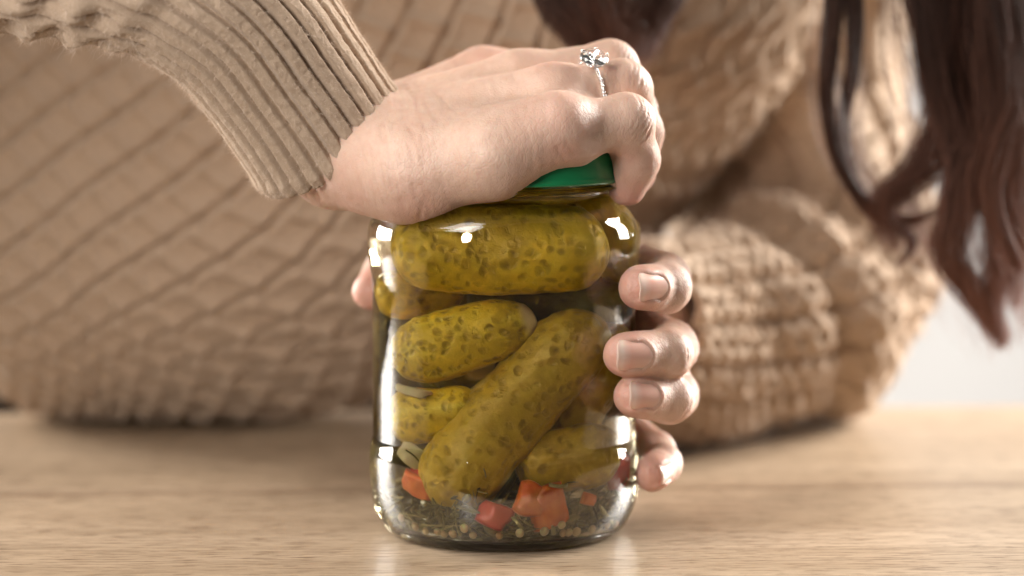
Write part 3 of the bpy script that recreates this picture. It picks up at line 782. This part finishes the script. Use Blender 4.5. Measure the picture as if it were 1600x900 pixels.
for i, (pts, rads) in enumerate(LF):
    c, d, dors, lat, rt_, wn, ln_ = NAILS[i][:7]
    q = V2 - c; s = (q @ d + ln_ * 0.31) / ln_; t = (q @ lat) / (wn / 2); hgt = q @ dors
    up = smoothstep(0.0, 2.5, hgt)
    s0 = 0.16 * np.clip(np.abs(t), 0, 1.3) ** 2
    inside = smoothstep(1.0, 0.86, np.abs(t)) * smoothstep(0.03, 0.12, s - s0) * smoothstep(1.3, 1.0, s) * up
    e = np.maximum(np.abs(t) - 1.0, (s0 - s) * ln_ / (wn / 2))
    fold = np.exp(-((e - 0.16) / 0.16) ** 2) * up * smoothstep(0.95, 0.6, s) * smoothstep(-0.45, -0.1, s)
    D += -0.55 * inside + 0.26 * fold
    CR2 += 0.35 * np.exp(-((e - 0.02) / 0.05) ** 2) * up * smoothstep(0.9, 0.7, s) * smoothstep(-0.3, -0.1, s)
    P2 = [np.array(p, float) for p in pts]
    dm = unit(P2[2] * (1, 1, 0))
    g = knuckle_lines(V2, P2[2], unit(P2[3] - P2[1]), dm, rads[2], 0.30, 4, 1.25, 0.42, i * 5 + 1); D -= g; CR2 += g * 0.7
    g = knuckle_lines(V2, P2[1], unit(P2[2] - P2[0]), unit(P2[1] * (1, 1, 0)), rads[1], 0.45, 5, 1.7, 0.6, i * 5 + 2); D -= g; CR2 += g * 0.8
D += vnoise(V2 / 2.6) * 0.09 + vnoise(V2 / 7.0) * 0.16 + vnoise(V2 * np.array([.5, .5, 1.3]) / 1.1) * 0.05
V2 = V2 + N2 * D[:, None]
RD2 = spots(V2, [(n[0] + n[1] * 3, 9.5, .95) for n in NAILS] + [(np.array(p[0][1], float), 10, .45) for p in LF] + [(TH[3], 12, 1.0)] + [(np.array(p[0][2], float), 7, .3) for p in LF])
del f

# ---- the rest of the body, inside the clothes
def tube_mesh(C, rad, m=32, ref=(0, 0, 1), n=60, squash=1.0):
    C = catmull(C, n); rr = np.interp(np.linspace(0, 1, n), np.linspace(0, 1, len(rad)), rad); T, N, B = frames(C, ref)
    a = np.linspace(0, 2 * np.pi, m, endpoint=False)
    V = C[:, None] + rr[:, None, None] * (np.cos(a)[None, :, None] * N[:, None] + squash * np.sin(a)[None, :, None] * B[:, None])
    return V.reshape(-1, 3), grid_faces(n, m)
TC = [at(px, py, y) for px, py, y in ((155, 224, 225), (400, 212, 222), (620, 110, 222), (775, 10, 224), (905, -120, 228), (975, -320, 235))]
RSL = [at(517, 224, -4), at(440, 112, -14), at(372, 22, -22), at(275, -52, -30), at(130, -120, -36), at(-60, -185, -36), at(-260, -250, -20), at(-380, -380, 60), at(-200, -520, 170), at(150, -560, 240)]
LSL = [np.array(p, float) for p in ((44, 128, 46), (66, 158, 43), (96, 188, 43), (124, 222, 50), (136, 252, 72), (116, 292, 112), (105, 312, 190), (90, 315, 280), (60, 305, 360))]
parts = [(V1, F1, RD1, CR), (V2, F2, RD2, CR2)]
for C, rad in ((RSL[1:], [12, 12, 12, 16, 26, 28, 30, 32, 34]), (LSL[:], [17, 19, 22, 26, 30, 32, 34, 36, 38]), (TC, [40, 50, 54, 54, 50, 45])):
    v, q = tube_mesh(C, rad); parts.append((v, q, np.zeros(len(v)), np.zeros(len(v))))
o_ = 0; VV, FF = [], []
for v, q, r_, c_ in parts: VV.append(v); FF.append(q + o_); o_ += len(v)
body = child(link('body', np.vstack(VV), np.vstack(FF), SKIN))
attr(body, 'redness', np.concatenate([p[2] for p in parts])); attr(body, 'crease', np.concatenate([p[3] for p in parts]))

# fingernails
def nail(c, d, dors, lat, r, wn, ln_, k0, k1, phi=1.0):
    n, m = 22, 19; Rn = wn / 2 / math.sin(phi)
    t = np.linspace(-1, 1, m)[None]; u = np.linspace(0, 1, n)[:, None]
    s0 = 0.17 * t ** 2 - 0.03; s1 = 1.0 - 0.20 * np.abs(t) ** 3
    s = s0 + (s1 - s0) * u
    top = k0 + k1 * s - 0.12
    hgt = top - Rn + Rn * np.cos(t * phi) - 1.7 * np.clip(s - 0.4, 0, 1) ** 2 - 0.3 * np.clip(0.10 - s, 0, 1)
    x = Rn * np.sin(t * phi)
    P = c + d * ((s - 0.31) * ln_)[..., None] + lat * (x + 0 * s)[..., None] + dors * hgt[..., None]
    nrm = (lat * np.sin(t * phi)[..., None] + dors * np.cos(t * phi)[..., None])
    V = np.vstack([(P + nrm * 0.12).reshape(-1, 3), (P - nrm * 0.22).reshape(-1, 3)])
    f_ = grid_faces(n, m, False); k = n * m
    b = np.concatenate([np.arange(m), np.arange(1, n) * m + m - 1, (n - 1) * m + np.arange(m - 2, -1, -1), np.arange(n - 2, 0, -1) * m])
    side = np.stack([b, np.roll(b, -1), np.roll(b, -1) + k, b + k], 1)
    o = link('fingernail', V, np.vstack([f_, f_[:, ::-1] + k, side]), NAIL)
    fix_normals(o)
    uu = (u + 0 * t).ravel(); tt = (t + 0 * u).ravel()
    attr(o, 'along', np.concatenate([uu, uu])); attr(o, 'across', np.concatenate([tt, tt]))
    o.parent = body; o.matrix_parent_inverse = Matrix.Translation(-person.location)
    o.matrix_parent_inverse = Matrix.Identity(4)
    return o
for N_ in NAILS: nail(*N_)
body.matrix_parent_inverse = Matrix.Translation(-person.location)

# ------------------------------------------------------------------ knitwear
def fibres(name, V, N, count, length, parent, seed, wmm=0.045, lay=0.7):
    rng = np.random.default_rng(seed); i = rng.integers(0, len(V), count)
    p = V[i] + rng.normal(0, 0.25, (count, 3)); n = N[i]
    d = n * (1 - lay) + rng.normal(0, 0.45, (count, 3)) * lay; d /= np.linalg.norm(d, axis=1, keepdims=True)
    L = length * rng.gamma(2.5, 0.4, count)[:, None]
    k = rng.normal(0, 0.5, (count, 3)); sd = np.cross(d, rng.normal(0, 1, (count, 3))); sd /= np.linalg.norm(sd, axis=1, keepdims=True); sd *= wmm
    q0 = p - n * 0.3; q1 = p + d * L * 0.5; q2 = p + d * L * 0.85 + k * L * 0.35
    W = np.stack([q0 - sd, q0 + sd, q1 - sd * .8, q1 + sd * .8, q2 - sd * .35, q2 + sd * .35], 1).reshape(-1, 3)
    b = np.arange(count)[:, None] * 6
    Fq = np.concatenate([b + [0, 1, 3, 2], b + [2, 3, 5, 4]])
    o = link(name, W, Fq, FIBRE, kind='stuff'); o.parent = parent
    return o

def loft(C, rad, n, m, ref, disp, sy=1.0, npar=None):
    """tube round the curve C with a displacement field; returns verts, normals, arc length, angle"""
    C = catmull(C, n); tt = np.linspace(0, 1, len(rad)); rr = np.interp(np.linspace(0, 1, n), tt, rad)
    ker = np.ones(9) / 9; rr = np.convolve(np.pad(rr, 4, mode='edge'), ker, 'valid')
    T, N, B = frames(C, ref); s = np.concatenate([[0], np.cumsum(np.linalg.norm(np.diff(C, axis=0), axis=1))])
    a = np.linspace(0, 2 * np.pi, m, endpoint=False)
    dirs = np.cos(a)[None, :, None] * N[:, None] + sy * np.sin(a)[None, :, None] * B[:, None]
    nn_ = np.cos(a)[None, :, None] * N[:, None] * sy + np.sin(a)[None, :, None] * B[:, None]; nn_ /= np.linalg.norm(nn_, axis=2, keepdims=True)
    base = C[:, None] + rr[:, None, None] * dirs
    h = disp(s[:, None] + 0 * a[None], a[None] + 0 * s[:, None], base)
    return base + nn_ * h[..., None], nn_, s, a, T

sweater = child(empty('sweater')); sweater.location = (0, 0, 0)
def sub(o): o.parent = sweater; return o

# sleeve of the arm above the lid: ribbed cuff, ridges fanning into the sleeve
NR = 30
def rib(s, a, P):
    wob = vnoise(P / 22.0) * 0.10
    u = np.abs(((a + wob * 0.25) * NR / (2 * np.pi)) % 1 * 2 - 1)
    ridge = 1 - smoothstep(0.50, 0.98, u)
    far = smoothstep(62, 105, s)
    hgt = (ridge - 0.75) * (3.0 - 0.6 * far) * (1 + 0.15 * vnoise(P / 9.0))
    st = 0.16 * vnoise(P / 0.8) + 0.18 * vnoise(P / 2.0)
    cab = far * (2.2 * np.sin(2 * np.pi * s / 15 + 2.5 * np.floor(a * NR / 4 / (2 * np.pi)) + 3 * a) * np.sin(a * NR / 4 ) + 1.3 * vnoise(P / 6.0))
    big = 1.6 * vnoise(P / 34.0 + 5) * smoothstep(8, 50, s)
    lip = -0.7 * smoothstep(3.0, 0, s) + 0.5 * smoothstep(7, 3, s)
    return hgt + st + cab + big + lip
P, Nn, s_, a_, T = loft(RSL, [26.5, 26.0, 26.5, 29, 36, 42, 45, 48, 52, 56], 520, 540, (0, -1, 0), rib)
n, m = P.shape[:2]
inner_ = []
ctr = P.mean(1, keepdims=True)
for k, (ax_, sh) in enumerate(((-0.9, -0.9), (-0.6, -1.9), (1.0, -2.6), (8, -3.0), (22, -3.2))):
    inner_.append(P[0] + T[0] * ax_ + Nn[0] * sh * (1 if k else 0.7))
PA = np.concatenate([np.stack(inner_[::-1]), P]); NA = np.concatenate([np.repeat(-Nn[:1], 5, 0), Nn])
sleeve = sub(link('sleeve', PA.reshape(-1, 3), grid_faces(len(PA), m), WOOL))
fix_normals(sleeve)
cut = s_ < 230
fibres('wool_fuzz', P[cut].reshape(-1, 3), Nn[cut].reshape(-1, 3), 80000, 1.1, sleeve, 3, 0.034)
fibres('wool_fuzz', P[:6].reshape(-1, 3), (Nn[:6] * 0.7 - T[0] * 0.7).reshape(-1, 3), 3000, 0.8, sleeve, 4, 0.034)
fr = (s_ > 75) & (s_ < 230)
fibres('wool_fuzz', P[fr].reshape(-1, 3), Nn[fr].reshape(-1, 3), 14000, 2.6, sleeve, 6, 0.04)

# sleeve of the forearm lying on the table
def chunky(s, a, P):
    c = a * 14 / (2 * np.pi); u = (c % 1) * 2 - 1; ph = np.floor(c) * 1.7
    rope = np.maximum(np.cos(np.pi * (u - 0.5 * np.sin(2 * np.pi * s / 17 + ph))), np.cos(np.pi * (u + 0.5 * np.sin(2 * np.pi * s / 17 + ph))) * 0.8)
    fold = -7.0 * np.exp(-((s - 92 + 0.25 * (P[..., 2] - 40)) / 8.0) ** 2) + 4.0 * np.exp(-((s - 112 + 0.25 * (P[..., 2] - 40)) / 14.0) ** 2)
    return 2.3 * rope - 1.2 * smoothstep(0.75, 1.0, np.abs(u)) + 1.5 * vnoise(P / 8.0) + 0.8 * vnoise(P / 3.0) + 5.5 * vnoise(P / 28.0 + 2) + fold
P, Nn, s_, a_, T = loft(LSL, [33, 37, 41, 45, 48, 58, 70, 74, 76], 420, 360, (0, 0, 1), chunky)
P[..., 2] = np.where(P[..., 2] < 1.5, 0.6 + 0.9 * np.exp(np.minimum(P[..., 2] - 1.5, 0) / 6), P[..., 2])
m = P.shape[1]
PA = np.concatenate([np.stack([P[0] - Nn[0] * 4 + T[0] * 20, P[0] - Nn[0] * 3 - T[0] * 0.5]), P])
o = sub(link('sleeve', PA.reshape(-1, 3), grid_faces(len(PA), m), WOOL)); fix_normals(o)
fibres('wool_fuzz', P[:300].reshape(-1, 3), Nn[:300].reshape(-1, 3), 30000, 2.6, o, 8, 0.06)

# trunk: cable columns running along it
NCOL = 36; TWIST = 0.66
def cable(s, a, P):
    tw = TWIST * np.interp(s, [0, 330, 560, 900], [0, 330, 470, 500]) / 110.0
    c = (a + tw) * NCOL / (2 * np.pi); u = (c % 1) * 2 - 1
    L = 11.0
    q = 2 * np.pi * s / L + np.floor(c) * 2.1
    z = (s / L + 0.5 * np.floor(c)) % 1
    diag = np.exp(-((u - (z * 2 - 1)) / 0.28) ** 2) + np.exp(-((u - (z * 2 - 1) - 2) / 0.28) ** 2) + np.exp(-((u - (z * 2 - 1) + 2) / 0.28) ** 2)
    rope = np.minimum(diag, 1) * smoothstep(1.0, 0.75, np.abs(u))
    edge = np.exp(-((np.abs(u) - 0.66) / 0.16) ** 2)
    gv = smoothstep(0.80, 1.0, np.abs(u))
    return 3.2 * rope + 1.4 * edge - 3.2 * gv + 0.5 * vnoise(P / 1.6) + 0.5 * vnoise(P / 3.0) + 3.0 * vnoise(P / 60.0 + 9)
CAPC = [TC[0] + (TC[0] - TC[1]) * k for k in (1.3, 1.18, 0.9, 0.5)]
CC = CAPC + TC
RAD = [4, 48, 88, 108, 113, 113, 112, 110, 104, 90]
P, Nn, s_, a_, T = loft(CC, RAD, 540, 620, (0, -1, 0), cable)
mid = 215.0
P[..., 2] = np.where(P[..., 2] < 2.0, 0.7 + 1.3 * np.exp(np.minimum(P[..., 2] - 2, 0) / 6), P[..., 2])
C0 = catmull(CC, 540)
P[..., 1] = C0[:, None, 1] + (P[..., 1] - C0[:, None, 1]) * 0.66
trunk = sub(link('trunk', P.reshape(-1, 3), grid_faces(*P.shape[:2]), WOOL)); fix_normals(trunk)

# trousers behind the table, coloured dark to stand for shade under the trunk
TRM = plain('shade_cloth', (0.022, 0.020, 0.022), 0.9, 0.15, nscale=60, ncol=(0.035, 0.032, 0.032), bump=0.3)
v, q = tube_mesh([(-330, 330, -60), (-240, 345, -30), (-120, 350, -40), (20, 350, -70), (60, 345, -300), (40, 330, -600)], [20, 70, 82, 84, 84, 80], 40, (0, 0, 1), 80)
v = v + vnoise(v / 30)[:, None] * 2.0
child(link('trousers', v, q, TRM))

# ------------------------------------------------------------------ hair
hair = child(empty('hair')); hair.location = (0, 0, 0)
def lock(pts, rad, strands, seed, tint=(0.0, 0.6), th=0.11, taper=0.35, curl=1.0):
    rng = np.random.default_rng(seed); n = 30; strands = int(strands * 1.9); rad = rad * 1.12
    C = catmull([at(*p) for p in pts], n); T, N, B = frames(C, (0, -1, 0)); t = np.linspace(0, 1, n)
    VV, FF, TT = [], [], []; base = 0
    for k in range(strands):
        r = rad * math.sqrt(rng.random()); a = rng.uniform(0, 6.28); tw = rng.normal(0, 1.2); end = rng.uniform(0.86, 1.06)
        rr = r * (1 - (1 - taper) * t) * (1 + 0.15 * np.sin(t * 9 + seed)) + 0.20 * rad * curl * np.sin(t * rng.uniform(6, 12) + rng.uniform(0, 6)) * t
        aa = a + tw * t
        p = C + (rr * np.cos(aa))[:, None] * N + (rr * np.sin(aa))[:, None] * B
        p = p[: max(6, int(n * min(end, 1.0)))]; q = len(p)
        w_ = th * (1 - 0.7 * np.linspace(0, 1, q) ** 3)
        ang = np.array([0, 2.094, 4.189]) + rng.uniform(0, 6)
        ring = p[:, None] + w_[:, None, None] * (np.cos(ang)[None, :, None] * N[:q, None] + np.sin(ang)[None, :, None] * B[:q, None])
        VV.append(ring.reshape(-1, 3)); FF.append(grid_faces(q, 3) + base); base += q * 3
        tc = tint[0] + (tint[1] - tint[0]) * np.linspace(0, 1, q) ** 1.3; tc = np.clip(tc * rng.uniform(0.5, 1.5), 0, 1)
        TT.append(np.repeat(tc, 3))
    o = link('lock', np.vstack(VV), np.vstack(FF), HAIR); o.parent = hair
    attr(o, 'tint', np.concatenate(TT)); return o
lock([(1312, -60, 120), (1298, 60, 120), (1292, 160, 118), (1312, 260, 116), (1365, 330, 116), (1425, 375, 118), (1400, 420, 120)], 3.4, 90, 1, (0, .35))
lock([(1335, -60, 125), (1335, 90, 125), (1318, 210, 124), (1350, 320, 122), (1420, 345, 120), (1480, 320, 120)], 3.4, 70, 2, (0, .4))
lock([(1448, -60, 110), (1462, 120, 108), (1500, 230, 106), (1495, 330, 104), (1482, 400, 104), (1520, 460, 104), (1562, 520, 106), (1560, 545, 108)], 8, 190, 3, (0, .9))
lock([(1500, -60, 120), (1500, 90, 120), (1480, 190, 118), (1440, 260, 116), (1380, 320, 114), (1400, 390, 114)], 11, 240, 4, (0, .55))
lock([(1560, -60, 112), (1565, 130, 110), (1600, 260, 108), (1590, 370, 106), (1548, 450, 106), (1555, 530, 106)], 9, 220, 5, (0, 1.0))
lock([(1600, -60, 118), (1590, 100, 116), (1570, 210, 114), (1545, 290, 114), (1600, 380, 114), (1640, 440, 114)], 13, 280, 6, (0, .9))
lock([(1520, -60, 130), (1525, 60, 130), (1530, 150, 128), (1540, 240, 128), (1525, 330, 126)], 19, 420, 7, (0, .7))
lock([(1455, -60, 128), (1465, 40, 128), (1480, 120, 126), (1500, 200, 126), (1480, 270, 126)], 12, 300, 8, (0, .5))
lock([(1640, -60, 125), (1640, 120, 125), (1625, 260, 122), (1570, 390, 120), (1590, 480, 120)], 14, 300, 9, (0, .8))
lock([(860, -80, 118), (870, -20, 116), (900, 30, 114), (930, 75, 114), (985, 100, 114)], 11, 260, 10, (0, .25))
lock([(960, -80, 122), (970, -10, 120), (975, 45, 118), (1000, 90, 118)], 15, 320, 11, (0, .3))
lock([(1030, -80, 124), (1035, -10, 122), (1020, 45, 120), (990, 100, 120)], 9, 200, 12, (0, .3))

for k, (pts_, rd_, ns_) in enumerate([([(1480, -60, 112), (1490, 100, 112), (1515, 240, 110), (1500, 360, 110), (1530, 470, 110), (1550, 560, 110)], 22, 60), ([(1580, -60, 104), (1600, 160, 104), (1575, 300, 104), (1610, 430, 104), (1590, 540, 104)], 24, 60),
        ([(1420, -60, 122), (1430, 80, 122), (1455, 200, 120), (1420, 300, 118), (1450, 380, 118), (1490, 350, 118)], 16, 50), ([(1310, -60, 122), (1310, 120, 122), (1330, 250, 120), (1390, 340, 118), (1440, 400, 118)], 10, 30), ([(900, -80, 118), (920, 0, 116), (960, 70, 116), (1010, 120, 116)], 18, 40),
        ([(1620, -60, 108), (1610, 120, 106), (1560, 230, 106), (1540, 330, 106), (1580, 420, 106), (1600, 500, 106)], 26, 120)]):
    lock(pts_, rd_, ns_, 40 + k, (0.15, 1.0), th=0.09, curl=2.0)

# ------------------------------------------------------------------ ring on the ring finger
RA, RB = FING[1][0][0], FING[1][0][1]
rc = RA * 0.47 + RB * 0.53; rax = unit(RB - RA)
up = unit(np.array([0.05, -0.50, 0.87])); up = unit(up - rax * up.dot(rax)); sd = np.cross(rax, up)
RRAD = 10.15
ring = empty('engagement_ring', rc); tag(ring, 'silver ring with a large clear stone on the ring finger of the upper hand', 'ring')
Mx = np.stack([sd, rax, up], 1)
ring.rotation_euler = Matrix(Mx.tolist()).to_euler()
SIL = plain('silver', (0.80, 0.78, 0.76), 0.16, 0.5, metal=1.0)
def torus(r, tr, n=96, m=14):
    a = np.linspace(0, 2 * np.pi, n, endpoint=False)[:, None]; b = np.linspace(0, 2 * np.pi, m, endpoint=False)[None]
    V = np.stack([(r + tr * np.cos(b)) * np.sin(a), 0.8 * tr * np.sin(b) + 0 * a, (r + tr * np.cos(b)) * np.cos(a)], -1).reshape(-1, 3)
    i = np.arange(n)[:, None]; j = np.arange(m)[None]
    F = np.stack([i * m + j, i * m + (j + 1) % m, ((i + 1) % n) * m + (j + 1) % m, ((i + 1) % n) * m + j], -1).reshape(-1, 4); return V, F
V, F = torus(RRAD, 0.62); link('band', V, F, SIL, ring)
BV, BF = [], []
for k in range(64):
    a = 2 * math.pi * k / 64
    BV.append(SV * 0.5 + (math.sin(a) * (RRAD + 0.5), 0, math.cos(a) * (RRAD + 0.5))); BF.append(SF + k * len(SV))
pave = link('pave_stones', np.vstack(BV), np.vstack(BF), plain('pave_stone', (0.85, 0.86, 0.88), 0.08, 0.9, metal=0.8), ring, kind='stuff')
gm = NT('clear_stone'); gm.p(Base_Color=rgb(0.97, 0.98, 1.0), Roughness=0.0, IOR=1.75, Transmission_Weight=1.0); 
gv, gf = [], []
def ringpts(n, r, z, ph=0): return [(r * math.cos(2 * math.pi * (k + ph) / n) * 1.12, r * math.sin(2 * math.pi * (k + ph) / n), z) for k in range(n)]
GZ = RRAD + 3.4
rows = [ringpts(8, 2.7, GZ + 1.5), ringpts(16, 3.75, GZ + 0.95, .5), ringpts(16, 4.4, GZ + 0.15), ringpts(16, 4.4, GZ - 0.1), ringpts(8, 2.2, GZ - 1.5, .5)]
bm = bmesh.new()
for r_ in rows:
    for p in r_: bm.verts.new(p)
bm.verts.new((0, 0, GZ - 2.7)); bmesh.ops.convex_hull(bm, input=bm.verts[:]); bmesh.ops.recalc_face_normals(bm, faces=bm.faces[:])
bm.verts.index_update(); bm.verts.ensure_lookup_table()
V = [tuple(v.co) for v in bm.verts]; F = [[v.index for v in f_.verts] for f_ in bm.faces]; bm.free()
link('gemstone', V, F, gm.m, ring, smooth=False)
for k in range(6):
    a = 2 * math.pi * (k + 0.5) / 6; cx, cy = math.cos(a) * 1.12, math.sin(a)
    v, q = tube_mesh([(cx * 1.2, cy * 1.2, RRAD + 0.3), (cx * 2.8, cy * 2.8, GZ - 1.7), (cx * 4.5, cy * 4.5, GZ - 0.1), (cx * 4.3, cy * 4.3, GZ + 0.6)], [0.36, 0.28, 0.28, 0.28], 10, (0.3, 0.2, 1), 16)
    o = link('prong', v, q, SIL, ring)
    bb = link('prong_bead', SV * 0.36 + (cx * 4.3, cy * 4.3, GZ + 0.6), SF, SIL, o)
v, q = tube_mesh([(2.9 * math.cos(t) * 1.12, 2.9 * math.sin(t), GZ - 1.6) for t in np.linspace(0, 2 * math.pi, 17)], [0.32, 0.32], 8, (0, 0, 1), 64)
link('setting_rim', v, q, SIL, ring)
